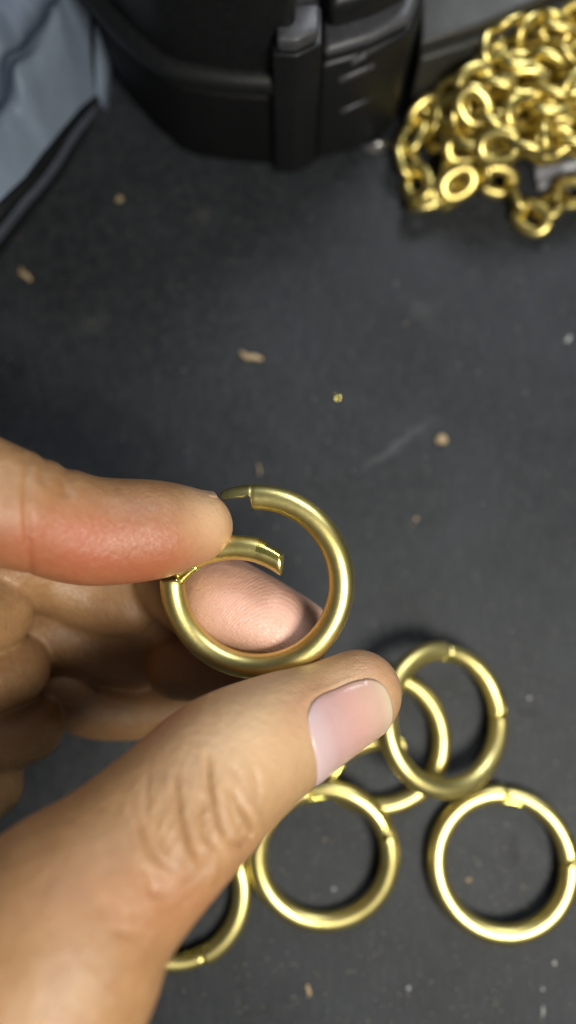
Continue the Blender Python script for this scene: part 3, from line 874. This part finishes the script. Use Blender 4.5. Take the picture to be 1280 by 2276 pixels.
def mat_skin():
    k = NT('skin'); v = k.coords('Object')
    def att(n):
        a = k.n('ShaderNodeAttribute'); a.attribute_name = n; return a.outputs['Fac']
    mot = k.noise(v, 1.6, 5, .6); mot2 = k.noise(v, 7, 4, .6)
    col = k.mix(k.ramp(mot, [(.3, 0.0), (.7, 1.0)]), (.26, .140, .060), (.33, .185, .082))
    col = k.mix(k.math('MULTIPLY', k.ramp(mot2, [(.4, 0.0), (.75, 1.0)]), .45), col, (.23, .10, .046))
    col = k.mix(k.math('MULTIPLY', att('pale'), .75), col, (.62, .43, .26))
    col = k.mix(k.math('MULTIPLY', k.math('MULTIPLY', att('blush'), k.ramp(k.noise(v, 1.1, 5, .65), [(.25, .6), (.7, 1.0)])), .9), col, (.34, .088, .042))
    col = k.mix(k.math('MULTIPLY', att('pink'), .9), col, (.66, .385, .30))
    k.l(col, k.b.inputs['Base Color'])
    k.b.inputs['Subsurface Weight'].default_value = .22; k.b.inputs['Subsurface Radius'].default_value = (1.0, .32, .14)
    k.b.inputs['Subsurface Scale'].default_value = .16
    k.b.inputs['Roughness'].default_value = .40; k.b.inputs['Specular IOR Level'].default_value = .5
    # skin grain, fine lattice lines, fingerprint ridges
    vo = k.n('ShaderNodeTexVoronoi'); vo.feature = 'DISTANCE_TO_EDGE'; vo.inputs['Scale'].default_value = 13; k.l(v, vo.inputs['Vector'])
    fine = k.noise(v, 26, 4, .65)
    lat = k.ramp(vo.outputs['Distance'], [(0, 0.0), (.10, 1.0)])
    n1 = k.bump(k.math('ADD', k.math('MULTIPLY', lat, .8), fine), .27, .022)
    med = k.noise(k.coords('Object', (1, 1, 1), (0, 0, .6)), 4.5, 5, .6)
    n1 = k.bump(med, .30, .10, n1)
    wv = k.n('ShaderNodeTexWave'); wv.wave_type = 'RINGS'; wv.rings_direction = 'SPHERICAL'
    wv.inputs['Scale'].default_value = 8.0; wv.inputs['Distortion'].default_value = .8; wv.inputs['Detail'].default_value = 1
    mp = k.n('ShaderNodeMapping'); tc = k.n('ShaderNodeTexCoord')
    pc = MW @ Vector(tuple(cc(585, 1420, 16.0))); loc = -(np.array(pc) - org)
    mp.inputs['Location'].default_value = tuple(loc); k.l(tc.outputs['Object'], mp.inputs['Vector']); k.l(mp.outputs[0], wv.inputs['Vector'])
    k.l(k.bump(k.math('MULTIPLY', wv.outputs['Fac'], att('ridge')), .13, .02, n1), k.b.inputs['Normal'])
    return k.m
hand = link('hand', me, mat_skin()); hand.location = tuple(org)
tag(hand, 'left hand pinching the open brass ring between index finger, middle fingertip and thumb', 'hand')

def mat_nail():
    k = NT('nail'); v = k.coords('Object')
    a = k.n('ShaderNodeAttribute'); a.attribute_name = 'along'
    nz = k.noise(v, 3, 4, .5)
    c = k.ramp(a.outputs['Fac'], [(0, (.44, .33, .33)), (.13, (.44, .32, .325)), (.30, (.42, .265, .255)), (.6, (.42, .235, .20)), (.86, (.41, .27, .20)), (.95, (.44, .34, .23))])
    k.l(k.mix(k.math('MULTIPLY', nz, .2), c, (.66, .45, .42)), k.b.inputs['Base Color'])
    k.b.inputs['Roughness'].default_value = .26; k.b.inputs['Specular IOR Level'].default_value = .5
    k.b.inputs['Subsurface Weight'].default_value = .15; k.b.inputs['Subsurface Scale'].default_value = .1
    k.l(k.bump(k.noise(k.coords('Object', (3, 3, 3)), 2.5, 3, .5), .12, .05), k.b.inputs['Normal'])
    return k.m
M_NAIL = mat_nail()
def nail_plate():
    # radial lookup of the thumb surface around its axis
    s2 = sel & (np.abs(th) < 1.5)
    uS, tS, rS = uu[s2], th[s2], rad[s2]
    nu, ntt = 46, 46
    vs, ok, al = [], {}, []
    fs = []
    for i in range(nu + 1):
        for j in range(ntt + 1):
            a = -1 + 2 * i / nu; b = -1 + 2 * j / ntt
            # square -> superellipse
            r_m = max(abs(a), abs(b)); den = (abs(a) ** 2.7 + abs(b) ** 3.4) ** (1 / 3.0)
            kf = r_m / den if den > 1e-9 else 1
            u = (U0 + U1) / 2 + (U1 - U0) / 2 * a * kf; t = TH * b * kf
            w_ = np.exp(-(((uS - u) / .05) ** 2 + ((tS - t) / .06) ** 2)) + 1e-9
            r0 = float((rS * w_).sum() / w_.sum())
            pr = .35 + .65 / (1 + math.exp(-(u - 1.0) / .15))
            lift = (.010 if pr > .7 else .006) - .022 * max(0, r_m - .88) / .12 * (1 if a < .7 else .1) + .012 * (1 - r_m ** 2) + .006 * math.cos(5 * t) * (1 - r_m)
            if a > .8: lift += .0
            p = TA + TX * u + (nail_n * math.cos(t) + nail_s * math.sin(t)) * (r0 + lift)
            vs.append(p); al.append((u - U0) / (U1 - U0))
    W = ntt + 1
    for i in range(nu):
        for j in range(ntt): fs.append((i * W + j, (i + 1) * W + j, (i + 1) * W + j + 1, i * W + j + 1))
    vs = np.array(vs); Wv = (MWn[:3, :3] @ vs.T).T + MWn[:3, 3] - org
    m = mesh('fingernail', Wv, fs); m.materials.append(M_NAIL)
    at = m.attributes.new('along', 'FLOAT', 'POINT'); at.data.foreach_set('value', np.clip(al, 0, 1).astype(np.float32))
    o = link('fingernail', m, parent=hand); o['label'] = 'pink thumbnail facing the camera'
    md = o.modifiers.new('thick', 'SOLIDIFY'); md.thickness = .03; md.offset = -1
nail_plate()
M_NAIL2 = mat_plastic('shaded_nail', (.30, .19, .115), .55, .05, 6, .3)
def index_nail():
    a, b = cc(350, 1150, 14.75), cc(500, 1150, 15.2)
    axx = (b - a) / np.linalg.norm(b - a); up = np.array([0, 1, -.25]); up -= axx * (up @ axx); up /= np.linalg.norm(up); sd = np.cross(axx, up)
    A = cc(330, 1178, 14.5); B = cc(452, 1168, 15.05)
    vs, fs, al = [], [], []; nu, ntt = 16, 16
    for i in range(nu + 1):
        for j in range(ntt + 1):
            u, t = i / nu, (-1 + 2 * j / ntt) * .85
            c = A + (B - A) * (.05 + u * 1.12); r0 = .80 - .12 * u - .05 * u * u
            p = c + (up * math.cos(t) + sd * math.sin(t)) * (r0 + .0)
            vs.append(p); al.append(1.0)
    W = ntt + 1
    for i in range(nu):
        for j in range(ntt): fs.append((i * W + j, (i + 1) * W + j, (i + 1) * W + j + 1, i * W + j + 1))
    vs = np.array(vs); Wv = (MWn[:3, :3] @ vs.T).T + MWn[:3, 3] - org
    m = mesh('fingernail', Wv, fs); m.materials.append(M_NAIL2)
    at = m.attributes.new('along', 'FLOAT', 'POINT'); at.data.foreach_set('value', np.array(al, np.float32))
    o = link('fingernail', m, parent=hand); o['label'] = 'index fingernail seen edge-on'
    md = o.modifiers.new('thick', 'SOLIDIFY'); md.thickness = .03; md.offset = 0
index_nail()
